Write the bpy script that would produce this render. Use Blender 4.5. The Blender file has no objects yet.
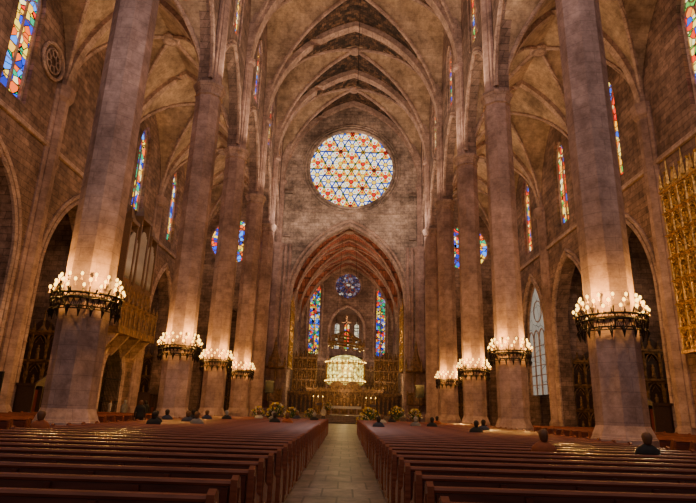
import bpy, bmesh, math, random
from mathutils import Vector, Matrix
from mathutils.geometry import tessellate_polygon
random.seed(7)
scene=bpy.context.scene
COL=scene.collection
pi=math.pi

# ---------------------------------------------------------------- materials
def newmat(name):
    m=bpy.data.materials.new(name); m.use_nodes=True
    nt=m.node_tree; b=nt.nodes['Principled BSDF']
    return m,nt,b
def pos_vec(nt,mode):
    g=nt.nodes.new('ShaderNodeNewGeometry'); s=nt.nodes.new('ShaderNodeSeparateXYZ')
    nt.links.new(g.outputs['Position'],s.inputs[0])
    c=nt.nodes.new('ShaderNodeCombineXYZ')
    if mode=='wall':
        a=nt.nodes.new('ShaderNodeMath'); a.operation='ADD'
        nt.links.new(s.outputs['X'],a.inputs[0]); nt.links.new(s.outputs['Y'],a.inputs[1])
        nt.links.new(a.outputs[0],c.inputs['X']); nt.links.new(s.outputs['Z'],c.inputs['Y'])
    else:
        nt.links.new(s.outputs['X'],c.inputs['X']); nt.links.new(s.outputs['Y'],c.inputs['Y'])
    return g,c
def stone(name,c1,c2,mortar,bw=1.0,rh=0.42,mode='wall',stain=0.6,rough=0.85,ms=0.02,bump=0.25,blotch=.45):
    m,nt,b=newmat(name)
    g,c=pos_vec(nt,mode)
    br=nt.nodes.new('ShaderNodeTexBrick'); br.inputs['Scale'].default_value=1
    br.inputs['Brick Width'].default_value=bw; br.inputs['Row Height'].default_value=rh
    br.inputs['Mortar Size'].default_value=ms; br.inputs['Mortar Smooth'].default_value=.4
    br.inputs['Color1'].default_value=(*c1,1); br.inputs['Color2'].default_value=(*c2,1); br.inputs['Mortar'].default_value=(*mortar,1)
    nt.links.new(c.outputs[0],br.inputs['Vector'])
    cur=br.outputs['Color']
    for sc,st,rg,p0,p1 in((0.3,stain,.65,.34,.62),(1.7,blotch,.8,.38,.6)):
        n=nt.nodes.new('ShaderNodeTexNoise'); n.inputs['Scale'].default_value=sc; n.inputs['Detail'].default_value=8; n.inputs['Roughness'].default_value=rg
        nt.links.new(g.outputs['Position'],n.inputs['Vector'])
        r=nt.nodes.new('ShaderNodeValToRGB'); r.color_ramp.elements[0].position=p0; r.color_ramp.elements[1].position=p1
        k=1-st; r.color_ramp.elements[0].color=(k,k*0.92,k*0.88,1); r.color_ramp.elements[1].color=(1.12,1.1,1.08,1)
        nt.links.new(n.outputs['Fac'],r.inputs[0])
        mx=nt.nodes.new('ShaderNodeMixRGB'); mx.blend_type='MULTIPLY'; mx.inputs[0].default_value=1
        nt.links.new(cur,mx.inputs[1]); nt.links.new(r.outputs[0],mx.inputs[2]); cur=mx.outputs[0]
    nt.links.new(cur,b.inputs['Base Color']); b.inputs['Roughness'].default_value=rough
    bp=nt.nodes.new('ShaderNodeBump'); bp.inputs['Strength'].default_value=bump; bp.inputs['Distance'].default_value=0.06
    n2=nt.nodes.new('ShaderNodeTexNoise'); n2.inputs['Scale'].default_value=4; n2.inputs['Detail'].default_value=6
    nt.links.new(g.outputs['Position'],n2.inputs['Vector'])
    ad=nt.nodes.new('ShaderNodeMath'); ad.operation='SUBTRACT'
    nt.links.new(n2.outputs['Fac'],ad.inputs[0]); nt.links.new(br.outputs['Fac'],ad.inputs[1])
    nt.links.new(ad.outputs[0],bp.inputs['Height']); nt.links.new(bp.outputs[0],b.inputs['Normal'])
    return m
def plain(name,col,rough=0.6,metal=0.0,noise=0.4,scale=6.0,emit=None,es=0,emod=False):
    m,nt,b=newmat(name)
    tc=nt.nodes.new('ShaderNodeTexCoord')
    n=nt.nodes.new('ShaderNodeTexNoise'); n.inputs['Scale'].default_value=scale; n.inputs['Detail'].default_value=5
    nt.links.new(tc.outputs['Object'],n.inputs['Vector'])
    r=nt.nodes.new('ShaderNodeValToRGB'); r.color_ramp.elements[0].position=0.3; r.color_ramp.elements[1].position=0.7
    k=1-noise
    r.color_ramp.elements[0].color=(col[0]*k,col[1]*k,col[2]*k,1); r.color_ramp.elements[1].color=(*col,1)
    nt.links.new(n.outputs['Fac'],r.inputs[0]); nt.links.new(r.outputs[0],b.inputs['Base Color'])
    b.inputs['Roughness'].default_value=rough; b.inputs['Metallic'].default_value=metal
    if emit:
        b.inputs['Emission Color'].default_value=(*emit,1); b.inputs['Emission Strength'].default_value=es
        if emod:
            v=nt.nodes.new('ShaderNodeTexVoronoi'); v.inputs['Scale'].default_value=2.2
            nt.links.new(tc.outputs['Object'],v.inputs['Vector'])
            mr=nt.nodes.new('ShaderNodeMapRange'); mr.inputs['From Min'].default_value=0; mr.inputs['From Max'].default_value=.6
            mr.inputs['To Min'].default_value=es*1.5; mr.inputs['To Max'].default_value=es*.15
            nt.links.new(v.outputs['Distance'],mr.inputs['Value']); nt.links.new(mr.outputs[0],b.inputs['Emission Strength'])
    return m
def wood(name,col,rough=0.4):
    m,nt,b=newmat(name)
    tc=nt.nodes.new('ShaderNodeTexCoord'); mp=nt.nodes.new('ShaderNodeMapping'); mp.inputs['Scale'].default_value=(0.8,9,9)
    nt.links.new(tc.outputs['Object'],mp.inputs[0])
    n=nt.nodes.new('ShaderNodeTexNoise'); n.inputs['Scale'].default_value=2.5; n.inputs['Detail'].default_value=6
    nt.links.new(mp.outputs[0],n.inputs['Vector'])
    r=nt.nodes.new('ShaderNodeValToRGB'); r.color_ramp.elements[0].position=0.3; r.color_ramp.elements[1].position=0.72
    r.color_ramp.elements[0].color=(col[0]*.45,col[1]*.4,col[2]*.4,1); r.color_ramp.elements[1].color=(*col,1)
    nt.links.new(n.outputs['Fac'],r.inputs[0]); nt.links.new(r.outputs[0],b.inputs['Base Color'])
    b.inputs['Roughness'].default_value=rough
    return m
def glass(name,palette,strength,scale=2.6,lead=0.035):
    m=bpy.data.materials.new(name); m.use_nodes=True; nt=m.node_tree; nt.nodes.clear()
    out=nt.nodes.new('ShaderNodeOutputMaterial'); e=nt.nodes.new('ShaderNodeEmission')
    g=nt.nodes.new('ShaderNodeNewGeometry')
    v=nt.nodes.new('ShaderNodeTexVoronoi'); v.inputs['Scale'].default_value=scale
    v2=nt.nodes.new('ShaderNodeTexVoronoi'); v2.feature='DISTANCE_TO_EDGE'; v2.inputs['Scale'].default_value=scale
    nt.links.new(g.outputs['Position'],v.inputs['Vector']); nt.links.new(g.outputs['Position'],v2.inputs['Vector'])
    s=nt.nodes.new('ShaderNodeSeparateXYZ'); nt.links.new(v.outputs['Color'],s.inputs[0])
    r=nt.nodes.new('ShaderNodeValToRGB'); cr=r.color_ramp; cr.interpolation='CONSTANT'
    n=len(palette)
    while len(cr.elements)<n: cr.elements.new(0.5)
    for i,c in enumerate(palette):
        cr.elements[i].position=i/n
    for i,c in enumerate(palette):
        cr.elements[i].color=(*c,1)
    nt.links.new(s.outputs['X'],r.inputs[0])
    gt=nt.nodes.new('ShaderNodeMath'); gt.operation='GREATER_THAN'; gt.inputs[1].default_value=lead
    nt.links.new(v2.outputs['Distance'],gt.inputs[0])
    mu=nt.nodes.new('ShaderNodeMath'); mu.operation='MULTIPLY'; mu.inputs[1].default_value=strength
    nt.links.new(gt.outputs[0],mu.inputs[0])
    nt.links.new(r.outputs[0],e.inputs['Color']); nt.links.new(mu.outputs[0],e.inputs['Strength'])
    nt.links.new(e.outputs[0],out.inputs['Surface'])
    return m
def emis(name,col,s):
    m=bpy.data.materials.new(name); m.use_nodes=True; nt=m.node_tree; nt.nodes.clear()
    out=nt.nodes.new('ShaderNodeOutputMaterial'); e=nt.nodes.new('ShaderNodeEmission')
    e.inputs['Color'].default_value=(*col,1); e.inputs['Strength'].default_value=s
    nt.links.new(e.outputs[0],out.inputs['Surface']); return m

M_wall=stone('wall_stone',(.41,.26,.20),(.25,.155,.12),(.12,.075,.06),stain=.65,blotch=.55)
M_nave=stone('nave_stone',(.44,.30,.245),(.29,.195,.155),(.14,.09,.07),stain=.6,blotch=.5)
M_chan=stone('chancel_stone',(.58,.45,.375),(.42,.325,.27),(.20,.15,.125),bw=1.1,rh=.5,stain=.7,blotch=.5)
M_col=stone('column_stone',(.50,.34,.29),(.45,.305,.26),(.33,.22,.19),bw=1.5,rh=.5,stain=.5,bump=.15,ms=.012,blotch=.35)
M_vault=stone('vault_stone',(.60,.44,.31),(.54,.39,.27),(.44,.31,.22),bw=.55,rh=.28,mode='floor',stain=.6,ms=.01,blotch=.4,bump=.12)
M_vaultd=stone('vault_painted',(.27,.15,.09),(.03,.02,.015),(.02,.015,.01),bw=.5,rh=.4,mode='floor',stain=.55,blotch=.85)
M_rib=stone('rib_stone',(.58,.41,.34),(.50,.355,.29),(.34,.23,.19),bw=.7,rh=.5,stain=.4,bump=.1)
M_floor=stone('floor_tile',(.22,.15,.115),(.16,.11,.085),(.07,.05,.04),bw=.62,rh=.62,mode='floor',stain=.4,rough=.4,bump=.06)
M_aisle=stone('aisle_slab',(.31,.24,.195),(.19,.14,.11),(.06,.045,.035),bw=.64,rh=1.15,mode='floor',stain=.6,rough=.42,bump=.15,ms=.025,blotch=.75)
M_red=stone('chapel_vault',(.60,.20,.12),(.36,.12,.08),(.14,.05,.035),bw=.6,rh=.6,mode='floor',stain=.5,ms=.05)
M_gold=plain('gilded_wood',(.80,.44,.10),.38,.6,.85,7)
M_golddark=plain('aged_gilding',(.36,.19,.065),.5,.25,.8,4)
M_gold2=plain('gilded_panel',(.46,.23,.05),.5,.1,.9,6)
M_org=wood('organ_case_wood',(.24,.13,.06),.5)
M_wood=wood('pew_wood',(.15,.040,.021),.34)
M_wood2=wood('pew_rail_wood',(.28,.085,.042),.27)  # lighter copy of the pew wood, painting in the rail highlights
M_dwood=wood('dark_wood',(.08,.04,.022),.5)
M_iron=plain('black_iron',(.03,.022,.015),.5,.7,.4)
M_wax=plain('candle_wax',(.65,.38,.12),.5,0,.1,6,(1,.5,.1),.1)
M_bulb=emis('bulb_glow',(1,.58,.10),8)
M_pipe=plain('organ_metal',(.50,.42,.32),.35,.5,.3)
M_black=plain('black_plastic',(.01,.01,.012),.25,0,.2)
M_white=plain('white_cloth',(.75,.7,.6),.8,0,.12)
M_green=plain('foliage_green',(.05,.12,.03),.7,0,.5,20)
M_flow=plain('white_petals',(.6,.56,.45),.7,0,.25,20)
M_yel=plain('yellow_petals',(.6,.42,.06),.7,0,.25,20)
M_skin=plain('skin',(.55,.33,.22),.6,0,.1)
PAL=[(.01,.05,.75),(.85,.02,.01),(1,.48,.02),(.01,.35,.15),(1,.8,.35),(.05,.25,.95),(.9,.12,.01),(.02,.03,.35),(.95,.65,.05)]
PALW=[(1,.42,.02),(.85,.04,.01),(1,.7,.12),(.03,.10,.6),(.95,.2,.01),(.9,.02,.01),(.12,.4,.06),(1,.85,.4)]
PALB=[(.03,.025,.07),(.10,.09,.2),(.20,.16,.2),(.14,.03,.03),(.55,.46,.38),(.03,.03,.06)]
G_a=glass('stained_glass',PAL,2.5,1.8,.045)
G_w=glass('stained_glass_warm',PALW,2.3,2.0,.045)
G_b=glass('stained_glass_blue',PALB,1.2,2.2,.04)
G_c=glass('stained_glass_apse',PAL+[(.05,.04,.03),(.3,.25,.5)],1.6,2.4,.06)
G_p=glass('pale_glass',[(.8,.72,.55),(.7,.66,.58),(.85,.76,.5)],1.1,.9,.03)
G_q=glass('dim_pale_glass',[(.75,.62,.48),(.66,.55,.43),(.7,.57,.43)],.5,.6,.01)

# ---------------------------------------------------------------- mesh builder
class MB:
    def __init__(s): s.v=[];s.f=[];s.m=[]
    def add(s,vs,fs,m=0,M=None):
        o=len(s.v)
        s.v+=[tuple(M@Vector(v)) if M else tuple(v) for v in vs]
        s.f+=[tuple(i+o for i in f) for f in fs]; s.m+=[m]*len(fs)
    def box(s,x0,x1,y0,y1,z0,z1,m=0,M=None):
        vs=[(x,y,z) for x in(x0,x1) for y in(y0,y1) for z in(z0,z1)]
        s.add(vs,[(0,1,3,2),(4,6,7,5),(0,4,5,1),(2,3,7,6),(0,2,6,4),(1,5,7,3)],m,M)
    def lathe(s,prof,n=16,c=(0,0,0),m=0,rot=0,cap=True,sx=1,sy=1):
        vs=[];fs=[]
        for r,z in prof:
            for i in range(n):
                a=rot+2*pi*i/n; vs.append((c[0]+r*math.cos(a)*sx,c[1]+r*math.sin(a)*sy,c[2]+z))
        for k in range(len(prof)-1):
            for i in range(n):
                j=(i+1)%n; fs.append((k*n+i,k*n+j,(k+1)*n+j,(k+1)*n+i))
        if cap:
            fs.append(tuple(range(n))); fs.append(tuple(range((len(prof)-1)*n,len(prof)*n)))
        s.add(vs,fs,m)
    def tube(s,path,r,n=6,m=0,closed=False,rot=0):
        P=[Vector(p) for p in path]; N=len(P); vs=[];fs=[]
        for i,p in enumerate(P):
            if closed: t=P[(i+1)%N]-P[i-1]
            else: t=P[min(i+1,N-1)]-P[max(i-1,0)]
            t.normalize()
            up=Vector((0,0,1)) if abs(t.z)<.95 else Vector((0,1,0))
            if abs(t.z)>=.6: up=Vector((0.02,1,0)) if abs(t.y)<.75 else Vector((1,0,0))
            a=t.cross(up).normalized(); b=a.cross(t).normalized()
            rr=r[i] if isinstance(r,(list,tuple)) else r
            for k in range(n):
                an=rot+2*pi*k/n; vs.append(p+a*rr*math.cos(an)+b*rr*math.sin(an))
        for i in range(N if closed else N-1):
            j=(i+1)%N
            for k in range(n):
                l=(k+1)%n; fs.append((i*n+k,i*n+l,j*n+l,j*n+k))
        if not closed: fs+= [tuple(range(n)),tuple(range((N-1)*n,N*n))]
        s.add(vs,fs,m)
    def sphere(s,c,r,m=0,n=8,sz=1):
        prof=[(max(.001,r*math.sin(pi*k/(n//2+1))),-r*sz*math.cos(pi*k/(n//2+1))) for k in range(n//2+2)]
        s.lathe(prof,n,c,m)
    def plate(s,outer,holes,fn,w0,w1,m=0):
        loops=[outer]+holes
        pts=[p for l in loops for p in l]; n=len(pts)
        tris=tessellate_polygon([[Vector((p[0],p[1],0)) for p in l] for l in loops])
        vs=[fn(p[0],p[1],w0) for p in pts]+[fn(p[0],p[1],w1) for p in pts]
        fs=[tuple(t) for t in tris]+[tuple(i+n for i in t) for t in tris]
        o=0
        for l in loops:
            k=len(l)
            for i in range(k):
                j=(i+1)%k; fs.append((o+i,o+j,o+j+n,o+i+n))
            o+=k
        s.add(vs,fs,m)
    def obj(s,name,mats,parent=None,loc=None,smooth=False,rotz=0):
        me=bpy.data.meshes.new(name); me.from_pydata(s.v,[],s.f)
        for mt in (mats if isinstance(mats,(list,tuple)) else [mats]): me.materials.append(mt)
        for p,mi in zip(me.polygons,s.m): p.material_index=mi
        bm=bmesh.new(); bm.from_mesh(me); bmesh.ops.recalc_face_normals(bm,faces=bm.faces); bm.to_mesh(me); bm.free()
        if smooth:
            for p in me.polygons: p.use_smooth=True
        o=bpy.data.objects.new(name,me); COL.objects.link(o)
        if parent: o.parent=parent
        if loc: o.location=loc
        if rotz: o.rotation_euler[2]=rotz
        return o
def empty(name,loc,rotz=0):
    o=bpy.data.objects.new(name,None); o.empty_display_size=.3; o.location=loc; o.rotation_euler[2]=rotz; COL.objects.link(o); return o
def tag(o,cat,label,group=None):
    o['category']=cat; o['label']=label
    if group: o['group']=group
    return o
def struct(o,label=None,cat='wall'):
    o['kind']='structure'; o['category']=cat
    if label: o['label']=label
    return o
def copy_tree(src,loc,rotz=None):
    o=src.copy(); o.location=loc
    if rotz is not None: o.rotation_euler[2]=rotz
    COL.objects.link(o)
    def rec(a,b):
        for ch in list(a.children):
            c=ch.copy(); c.parent=b; COL.objects.link(c); rec(ch,c)
    rec(src,o); return o
def arcpts(a,rise,n=12):
    c=(rise*rise-a*a)/(2*a); R=a+c
    th=math.atan2(rise,c)
    return [(R*math.cos(th*k/n)-c,R*math.sin(th*k/n)) for k in range(n+1)]
def parch(cx,hw,z0,zs,za,n=12):
    q=arcpts(hw,za-zs,n)
    return [(cx+hw,z0)]+[(cx+x,zs+z) for x,z in q]+[(cx-x,zs+z) for x,z in reversed(q[:-1])]+[(cx-hw,z0)]
def H(s,a,spring,crown):
    r=crown-spring; c=(r*r-a*a)/(2*a); R=a+c
    return spring+math.sqrt(max(0,R*R-(s*a+c)**2))

# ---------------------------------------------------------------- layout
B=[7.5,19.45,31.95,41.3,51.5,60.5,68.0]
NX=9.75; AX=19.7; CX=25.5

f=MB(); f.box(-27,27,-4,106,-.3,0)
struct(f.obj('floor',M_floor),'worn brown stone tile floor of the nave','floor')
f=MB()
for i in range(5): f.box(-7.0,7.0,62+.4*i,68.5,.17*i+.002,.17*(i+1))
f.box(-7.9,7.9,68.5,93,.001,.85)
struct(f.obj('floor.001',M_floor),'raised stone presbytery floor with steps','floor')
f=MB(); f.box(-.96,.96,-3,61.8,0,.006)
struct(f.obj('floor.002',M_aisle),'worn patterned stone slabs of the central aisle','floor')

def navewall(sg,name):
    mb=MB()
    out=[(B[0],45.2),(B[0],22.3)]
    for i in range(len(B)-1):
        c=(B[i]+B[i+1])/2; hw=(B[i+1]-B[i])/2-.68
        out+= list(reversed(parch(c,hw,22.3,22.9,29.3)))
    out+=[(B[-1],22.3),(B[-1],45.2)]
    holes=[]
    for i in range(len(B)-1):
        c=(B[i]+B[i+1])/2
        holes.append(parch(c,1.15,30.4,35.2,37.2,6))
    mb.plate(out,holes,lambda u,v,w:(sg*w,u,v),NX-.15,NX+.7)
    struct(mb.obj(name,M_nave),'pinkish brown ashlar clerestory wall over pointed arcade')
navewall(-1,'wall_left_nave'); navewall(1,'wall_right_nave')

WN=[0]
def window(kind,axis,sg,wpos,c,hw,z0,zs,za,mat,lights=2):
    WN[0]+=1
    fn=(lambda u,v,w:(sg*(wpos+w),u,v)) if axis=='x' else (lambda u,v,w:(u,wpos+w,v))
    mb=MB()
    mb.plate(parch(c,hw,z0,zs,za,8),[],fn,.0,.06,0)
    A=parch(c,hw-.05,z0,zs,za-.06,8)
    mb.tube([fn(u,v,-.06) for u,v in A],.15,5,1)
    for k in range(1,lights):
        x=c-hw+2*hw*k/lights
        mb.tube([fn(x,z0,-.06),fn(x,zs,-.06)],.09,5,1)
    w=2*hw/lights
    for k in range(lights):
        cc=c-hw+w*(k+.5)
        mb.tube([fn(u,v,-.06) for u,v in parch(cc,w/2,zs-.6,zs-.3,zs+w*.45,5)],.07,5,1)
    rr=hw*.36; cz=zs+(za-zs)*.45
    mb.tube([fn(c+rr*math.cos(t),cz+rr*math.sin(t),-.06) for t in [2*pi*j/12 for j in range(12)]],.06,5,1,True)
    nb=int((zs-z0)/1.1)
    for k in range(1,nb+1):
        z=z0+(zs-z0)*k/(nb+1); mb.tube([fn(c-hw,z,-.03),fn(c+hw,z,-.03)],.045,4,1)
    o=mb.obj('window_%d'%WN[0],[mat,M_rib])
    struct(o,kind,'window'); return o
for i in range(len(B)-1):
    c=(B[i]+B[i+1])/2
    for sg in(-1,1):
        window('tall pointed stained glass window in stone tracery','x',sg,NX+.12,c,1.15,30.4,35.2,37.2,G_a if (i%2 or sg<0) else G_w)

TN=[0]
def trim(mb,mat,label,smooth=False):
    TN[0]+=1; o=mb.obj('trim_%d'%TN[0],mat,smooth=smooth); struct(o,label,'trim'); return o
for i in range(len(B)-1):
    c=(B[i]+B[i+1])/2; hw=(B[i+1]-B[i])/2-.68
    for sg in(-1,1):
        mb=MB()
        for off,x in((.0,NX-.15),(.35,NX-.12)):
            pts=parch(c,hw+off*.6,22.7,22.9,29.3+off,14)
            mb.tube([(sg*x,u,v) for u,v in pts],.17 if off==0 else .12,6)
        pts=parch(c,1.3,30.3,35.2,37.35,8)
        mb.tube([(sg*(NX-.16),u,v) for u,v in pts],.1,5)
        trim(mb,M_rib,'carved stone moulding around the arcade arch')

def vault(name,x0,x1,ys,spring,crown,mats,paint=lambda i:False,n=18,ribr=.26,label='ribbed pointed stone vault',tw=1.9):
    mb=MB(); S=[math.sin(pi/2*k/n) for k in range(n+1)]
    S=[-s for s in reversed(S[1:])]+S
    xc=(x0+x1)/2; xa=(x1-x0)/2
    for bi in range(len(ys)-1):
        yc=(ys[bi]+ys[bi+1])/2; ya=(ys[bi+1]-ys[bi])/2
        N=len(S); vs=[];
        for sy in S:
            for sx in S:
                vs.append((xc+sx*xa,yc+sy*ya,H(min(abs(sx),abs(sy)),xa,spring,crown)))
        ft=[];fm=[]
        for j in range(N-1):
            for k in range(N-1):
                a,b,c,d=j*N+k,j*N+k+1,(j+1)*N+k+1,(j+1)*N+k
                mx=abs((S[k]+S[k+1])/2); my=abs((S[j]+S[j+1])/2)
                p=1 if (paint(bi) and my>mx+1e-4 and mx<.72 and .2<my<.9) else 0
                if abs(mx-my)<1e-4:
                    if (S[k]+S[k+1])*(S[j]+S[j+1])>0: ts=[(a,b,c),(a,c,d)]
                    else: ts=[(a,b,d),(b,c,d)]
                else: ts=[(a,b,c,d)]
                for t in ts: ft.append(t); fm.append(p)
        o=len(mb.v); mb.v+=vs; mb.f+=[tuple(q+o for q in t) for t in ft]; mb.m+=fm
        rb=MB()
        T=[-1+2*k/28 for k in range(29)]
        T=[math.copysign(math.sin(pi/2*abs(t)),t) for t in T]
        for yy in ([ys[bi]] if bi<len(ys)-2 else [ys[bi],ys[bi+1]-.1]):
            rb.tube([(xc+t*xa*.995,yy,H(abs(t),xa,spring,crown)-.12) for t in T],ribr*tw,4,0,False,pi/4)
        for q in(1,-1):
            rb.tube([(xc+t*xa*.99,yc+q*t*ya*.99,H(abs(t),xa,spring,crown)-.1) for t in T],ribr*.8,6)
        rb.lathe([(.05,-.5),(.6,-.45),(.75,-.3),(.65,0)],12,(xc,yc,crown-.05))
        trim(rb,M_rib,'moulded stone vault ribs meeting at a carved boss')
    o=mb.obj(name,mats); struct(o,label,'ceiling'); return o
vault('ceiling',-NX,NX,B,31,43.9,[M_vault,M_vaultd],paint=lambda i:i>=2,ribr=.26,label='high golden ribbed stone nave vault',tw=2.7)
vault('ceiling.001',-AX,-NX-.2,B,21.5,30,[M_vault],n=12,ribr=.2,label='ribbed stone vault over the side aisle')
vault('ceiling.002',NX+.2,AX,B,21.5,30,[M_vault],n=12,ribr=.2,label='ribbed stone vault over the side aisle')

def outer(sg,name,arches):
    mb=MB(); holes=[]
    for a in arches: holes.append(parch(*a))
    for i in range(len(B)-1):
        c=(B[i]+B[i+1])/2
        if i==1: c=27.3 if sg<0 else 26.2
        if sg<0 and i==2: continue
        holes.append(parch(c,1.2,18.6,25.0,27.2,8))
        window('tall pointed stained glass window glowing red, gold and blue','x',sg,AX+.45,c,1.2,18.6,25.0,27.2,G_w if (sg>0) else G_a)
    mb.plate([(B[0],0),(B[-1],0),(B[-1],31),(B[0],31)],holes,lambda u,v,w:(sg*w,u,v),AX,AX+1.2)
    struct(mb.obj(name,M_wall),'brown block masonry aisle wall with chapel arches')
    for a in arches:
        t=MB()
        for off in(.12,.5):
            pts=parch(a[0],a[1]+off,a[2],a[3],a[4]+off*1.1,14)
            t.tube([(sg*(AX-.02),u,v) for u,v in pts],.16,6)
        trim(t,M_rib,'moulded stone frame of the chapel arch')
    t=MB()
    t.box(*sorted((sg*(AX-.18),sg*AX)),B[0],B[-1],17.3,17.6)
    trim(t,M_rib,'stone string course on the aisle wall')
    for y in B[1:-1]:
        t=MB()
        t.lathe([(.75,0),(.75,.9),(.6,1.2),(.52,1.3),(.52,20.8),(.75,21.1),(.8,21.7),(.8,21.9)],8,(sg*AX,y,0),rot=pi/8)
        for q in(-.62,.62): t.lathe([(.2,1.2),(.2,21.5)],6,(sg*AX,y+q,0))
        trim(t,M_col,'engaged stone wall shaft with small capital')
ar=[]
for i in range(len(B)-1):
    c=(B[i]+B[i+1])/2; hw=(B[i+1]-B[i])/2-1.3
    ar.append((c,min(hw,3.9) if i!=1 else 4.5,.02,9.5,15.5))
bay3=(B[3]+B[4])/2
arL=list(ar); arL[3]=(bay3,1.9,.02,3.6,6.3)
arR=list(ar); arR[1]=(25.7,2.2,.02,3.0,4.9)
outer(-1,'wall_left',arL); outer(1,'wall_right',arR)
for sg,nm in((-1,'left'),(1,'right')):
    mb=MB(); mb.box(*sorted((sg*CX,sg*(CX+.4))),B[0],B[-1],0,17.8)
    for y in B: mb.box(*sorted((sg*(AX+1.2),sg*CX)),y-.4,y+.4,0,17.8)
    struct(mb.obj('wall_%s_chapel'%nm,M_wall),'shadowed brown stone walls of the side chapels')
    mb=MB(); mb.box(*sorted((sg*(AX+1.2),sg*(CX+.4))),B[0],B[-1],17.8,18.1)
    struct(mb.obj('ceiling.00%d'%(3 if sg<0 else 4),M_vault),'plain stone chapel ceiling','ceiling')
for i in (2,3):
    c=(B[i]+B[i+1])/2
    window('tall pale leaded chapel window','x',1,CX-.25,c+1.0,1.3,5,11.5,13.8,G_p,3)
c4=(B[4]+B[5])/2
window('broad pale arched window with slender mullions','x',1,AX+.5,c4,3.15,3.6,9.5,15.3,G_q,4)  # glowing pane put in to stand for the lit plaster chapel

for sg,nm in((-1,'left'),(1,'right')):
    mb=MB(); xc=sg*15.4; WR=3.1
    circ=[(xc+WR*math.cos(t),22.6+WR*math.sin(t)) for t in [2*pi*k/32 for k in range(32)]]
    arch=parch(sg*14.8,3.2,.02,9,13.5)
    xs=sorted((sg*(NX-.1),sg*CX))
    mb.plate([(xs[0],0),(xs[1],0),(xs[1],31),(xs[0],31)],[circ,arch],lambda u,v,w:(u,w,v),68,69.0)
    struct(mb.obj('wall_end_%s'%nm,M_nave),'grey brown end wall of the aisle')
    mb=MB(); mb.box(*xs,75,75.4,0,15); mb.box(xs[0],xs[0]+.4,69,75,0,15); mb.box(xs[1]-.4,xs[1],69,75,0,15); mb.box(*xs,69,75.4,15,15.3)
    struct(mb.obj('wall_apse_%s'%nm,M_wall),'dark stone side apse')
    WN[0]+=1
    mb=MB(); mb.plate([(xc+(WR+.05)*math.cos(t),22.6+(WR+.05)*math.sin(t)) for t in [2*pi*k/32 for k in range(32)]],[],lambda u,v,w:(u,w,v),68.3,68.36,0)
    for r0 in(WR-.05,2.0,.8):
        mb.tube([(xc+r0*math.cos(t),68.22,22.6+r0*math.sin(t)) for t in [2*pi*k/24 for k in range(24)]],.1,5,1,True)
    for k in range(12):
        a=2*pi*k/12; mb.tube([(xc+.8*math.cos(a),68.22,22.6+.8*math.sin(a)),(xc+3.05*math.cos(a),68.22,22.6+3.05*math.sin(a))],.07,5,1)
    struct(mb.obj('window_%d'%WN[0],[G_a,M_rib]),'round stained glass window with radiating tracery','window')

# chancel wall with great rose
RC=(0,33.6); RR=5.8
CS,CA=14.6,25.2
mb=MB()
circ=[(RC[0]+RR*math.cos(t),RC[1]+RR*math.sin(t)) for t in [2*pi*k/64 for k in range(64)]]
arch=parch(0,7.4,.02,CS,CA,16)
mb.plate([(-NX,0),(NX,0),(NX,45),(-NX,45)],[circ,arch],lambda u,v,w:(u,w,v),68,69.2)
struct(mb.obj('wall_back',M_chan),'weathered ashlar wall holding the great rose window')
t=MB()
for off,r in((.1,.2),(.5,.15),(.85,.12)):
    t.tube([((RR+off)*math.cos(a),67.95,RC[1]+(RR+off)*math.sin(a)) for a in [2*pi*k/64 for k in range(64)]],r,6,0,True)
trim(t,M_chan,'moulded stone ring around the rose window')
t=MB()
for off in(.1,.6):
    t.tube([(u,67.95,v) for u,v in parch(0,7.4+off,.1,CS,CA+off*1.2,18)],.2,6)
trim(t,M_rib,'moulded stone chancel arch')
t=MB()
t.box(-NX,NX,67.75,68,26.9,27.15)
for x in(-8.4,8.4):
    t.box(x-.5,x+.5,67.5,68,23.3,23.6); t.box(x-.5,x+.5,67.5,68,29.5,29.8); t.box(x-.45,x+.45,67.85,68,23.6,29.5)
trim(t,M_chan,'stone string course and brackets')

# rose glass
RM=[emis('rose_white',(1,.92,.70),2.3),emis('rose_blue',(.01,.13,.85),1.4),emis('rose_yellow',(1,.58,.03),1.8),emis('rose_red',(.92,.015,.01),1.35),emis('rose_pale',(.32,.60,1),1.7),plain('rose_lead',(.06,.04,.03),.8),emis('rose_green',(.04,.42,.12),1.1)]
mb=MB(); s=RR*2/11.0; h=s*math.sqrt(3)/2
def lat(i,j): return (i*s+j*s*.5, j*h)
def cell(a,b): return ((a-b)//3+b)%2
for j in range(-8,9):
    for i in range(-12,13):
        for up in(0,1):
            tri=[lat(i,j),lat(i+1,j),lat(i,j+1)] if up==0 else [lat(i+1,j),lat(i+1,j+1),lat(i,j+1)]
            cx=sum(p[0] for p in tri)/3; cy=sum(p[1] for p in tri)/3; d=math.hypot(cx,cy)
            if d>RR+.2: continue
            near=(0,0)
            for (pi_,pj_) in [(i,j),(i+1,j),(i,j+1),(i+1,j+1)]:
                if (pi_-pj_)%3==0:
                    px,py=lat(pi_,pj_)
                    if math.hypot(px-cx,py-cy)<s*.62: near=(pi_,pj_)
            ty=cell(*near)
            m,core=((0,2),(2,3))[ty] if up==0 else ((1,0),(0,3))[ty]
            if d<s*2.2: m,core=(2,3) if up==0 else (0,2)
            for sc,mm,yy in((.86,m,68.5),(.46,core,68.485)):
                ok=[]
                for p in tri:
                    p=((p[0]-cx)*sc+cx,(p[1]-cy)*sc+cy)
                    q=math.hypot(*p)
                    if q>RR: p=(p[0]*RR/q,p[1]*RR/q)
                    ok.append(p)
                mb.add([(p[0],yy,RC[1]+p[1]) for p in ok],[(0,1,2)],mm)
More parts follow.
